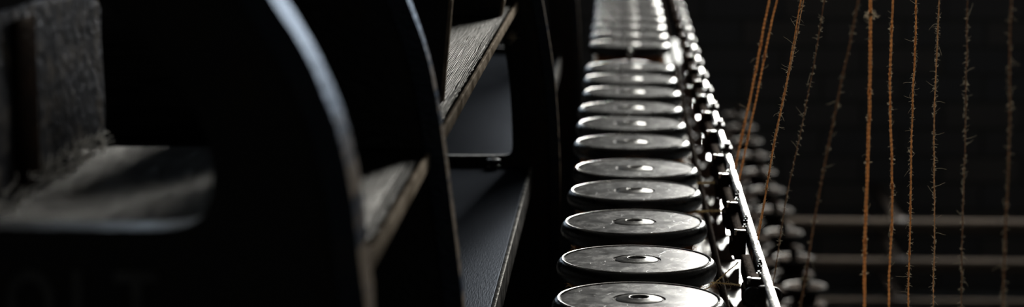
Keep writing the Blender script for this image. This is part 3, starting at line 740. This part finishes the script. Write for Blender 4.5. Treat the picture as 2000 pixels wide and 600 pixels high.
for i, (x0, x1, y, r, m, lb) in enumerate(vs):
    a, b = through((x0, 0), (x1, 600), y, ZTOP, ZBOT); L = (a-b).length
    xs_top.append(a); xs_bot.append(b)
    yarn('hanging_yarn', lb, a, b, r, M[m], (600, 600, 900, 700, 650, 400)[i], 11+i, 'upright yarns on the right', (.38, .78), .0010, 38)
XT = sum(p.x for p in xs_top)/6; XB = sum(p.x for p in xs_bot)/6
rb = thing('take_up_bar', 'lower bar at which the upright yarns end', 'bar', (XB, .95, ZBOT))
finish('bar', box(-.02, .02, 0, .9, -.04, -.0005, .003), M['dark_metal'], rb)
for y in (0., .86): finish('leg', box(-.01, .01, y, y+.03, -ZBOT, -.04), M['iron'], rb)

# the pale tuft caught on the thickest yarn
p_ = at_y(1701, 29, 1.70); bm = bmesh.new()
hy = [o for o in C.objects if o.name == 'hanging_yarn'][0]
for k in range(60):
    sgn = random.choice((-1, 1))
    hair(bm, (random.uniform(-.0008, .0008), 0, random.uniform(-.001, .001)), (sgn, random.uniform(-.6, .6), random.uniform(-.5, .5)), random.uniform(.003, .007), .00022, 1.3, 7)
for v in bm.verts: v.co += p_-hy.location
o = finish('pale_tuft', bm, M['fuzz'], hy); o['label'] = 'pale tuft of matted fibre'; o['kind'] = 'stuff'
ts = [((1503, 0), (1450, 332), 1.72, .00088, 'yarn', 'leftmost thick orange slanting yarn running down to the bright rail'),
      ((1518, 0), (1463, 355), 1.66, .00078, 'yarn', 'thick orange slanting yarn beside the leftmost one'),
      ((1564, 0), (1487, 470), 1.44, .00055, 'yarn', 'sharp orange slanting yarn in the middle of the slanting ones'),
      ((1570, 0), (1497, 462), 1.42, .00034, 'yarn_pale', 'very thin slanting yarn close behind the sharp orange one'),
      ((1609, 0), (1523, 560), 1.29, .00034, 'yarn_brown', 'thin fuzzy brown slanting yarn ending by the wing nut'),
      ((1681, 0), (1575, 600), 1.12, .00050, 'yarn_brown', 'blurred brown slanting yarn nearest the upright ones')]
xt = []
for i, (p, q, y, r, m, lb) in enumerate(ts):
    B = at_h(*q, GH-.0008) if i < 5 else at_y(*q, y)
    if i < 5: B.x = min(max(B.x, gx0+.001), gx1-.001)
    y = B.y; A = at_y(*p, y); d = B-A
    top = A+d*((ZTOP-A.z)/d.z)
    if i == 5: B = A+d*((ZC-GH+.0006-A.z)/d.z); B.x = min(max(B.x, gx0+.001), gx1-.001)
    xt.append(top)
    yarn('slanting_yarn', lb, top, B, r, M[m], (300, 300, 420, 300, 330, 200)[i], 31+i, 'slanting yarns running to the guide rail', (.50, .99), .0009, 32)
XT2 = sum(p.x for p in xt)/6
xw0 = min(p.x for p in xt)-.02; xw1 = max(p.x for p in xs_top)+.02
rb = thing('creel_board', 'wooden board above the frame from which all the yarns hang', 'board', (xw0, .95, ZTOP))
finish('board', box(0, xw1-xw0, 0, .9, .0003, .03, .003), M['timber'], rb)
for y in (0., .86): finish('hanger', box(.02, .04, y, y+.03, .03, ZT-ZTOP-.001), M['iron'], rb)
# short taut strands from the bobbins to the brackets
def strand(p, q, ky, hq, r, lb, sd, wob=.0003):
    A = at_y(*p, ky); B = at_h(*q, hq)
    B = at_y(*q, ky+.0)
    yarn('taut_strand', lb, A, B, r*1.3, M['strand'], 60, sd, 'short strands from bobbins to guide brackets', None, wob, 3)
strand((1336, 414), (1427, 411), Y0+3*S, .28, .0007, 'short taut orange strand from the fourth bobbin to its bracket', 51)
strand((1362, 357), (1418, 355), Y0+4*S, .28, .0007, 'short taut orange strand from the fifth bobbin to its bracket', 52)
strand((1372, 550), (1447, 557), Y0+1*S, .28, .00030, 'thin frayed strand from the second bobbin across the dark bar', 53, .0012)
strand((1376, 566), (1442, 512), Y0+1*S+.012, .28, .00030, 'thin loose strand rising from the second bobbin to the brackets', 54, .0016)
# a stray tuft near the third frame
p = at_y(1001, 74, YF3-.02)
bm = bmesh.new()
for k in range(60): hair(bm, (random.uniform(-.001, .001), 0, random.uniform(-.001, .001)), (random.uniform(-1, 1), random.uniform(-.2, 1), random.uniform(-1, 1)), random.uniform(.003, .008), .0002, 1.5, 6)
add_tube(bm, [(0, 0, 0), (-.003, .012, .002), (-.003, .0232, .003)], .0003, 5)
tag(finish('lint_tuft', bm, M['fuzz'], loc=p), 'small pale tuft of lint caught on the third frame', 'lint')

# ---------------------------------------------------------------- colour management
sc = bpy.context.scene
sc.view_settings.view_transform = 'Standard'; sc.view_settings.look = 'None'
sc.view_settings.exposure = 0.0; sc.view_settings.gamma = 1; sc.view_settings.use_curve_mapping = False
sc.cycles.use_denoising = True; sc.cycles.sample_clamp_indirect = 4; sc.cycles.max_bounces = 8
sc.cycles.transparent_max_bounces = 12; sc.cycles.caustics_reflective = False; sc.cycles.caustics_refractive = False
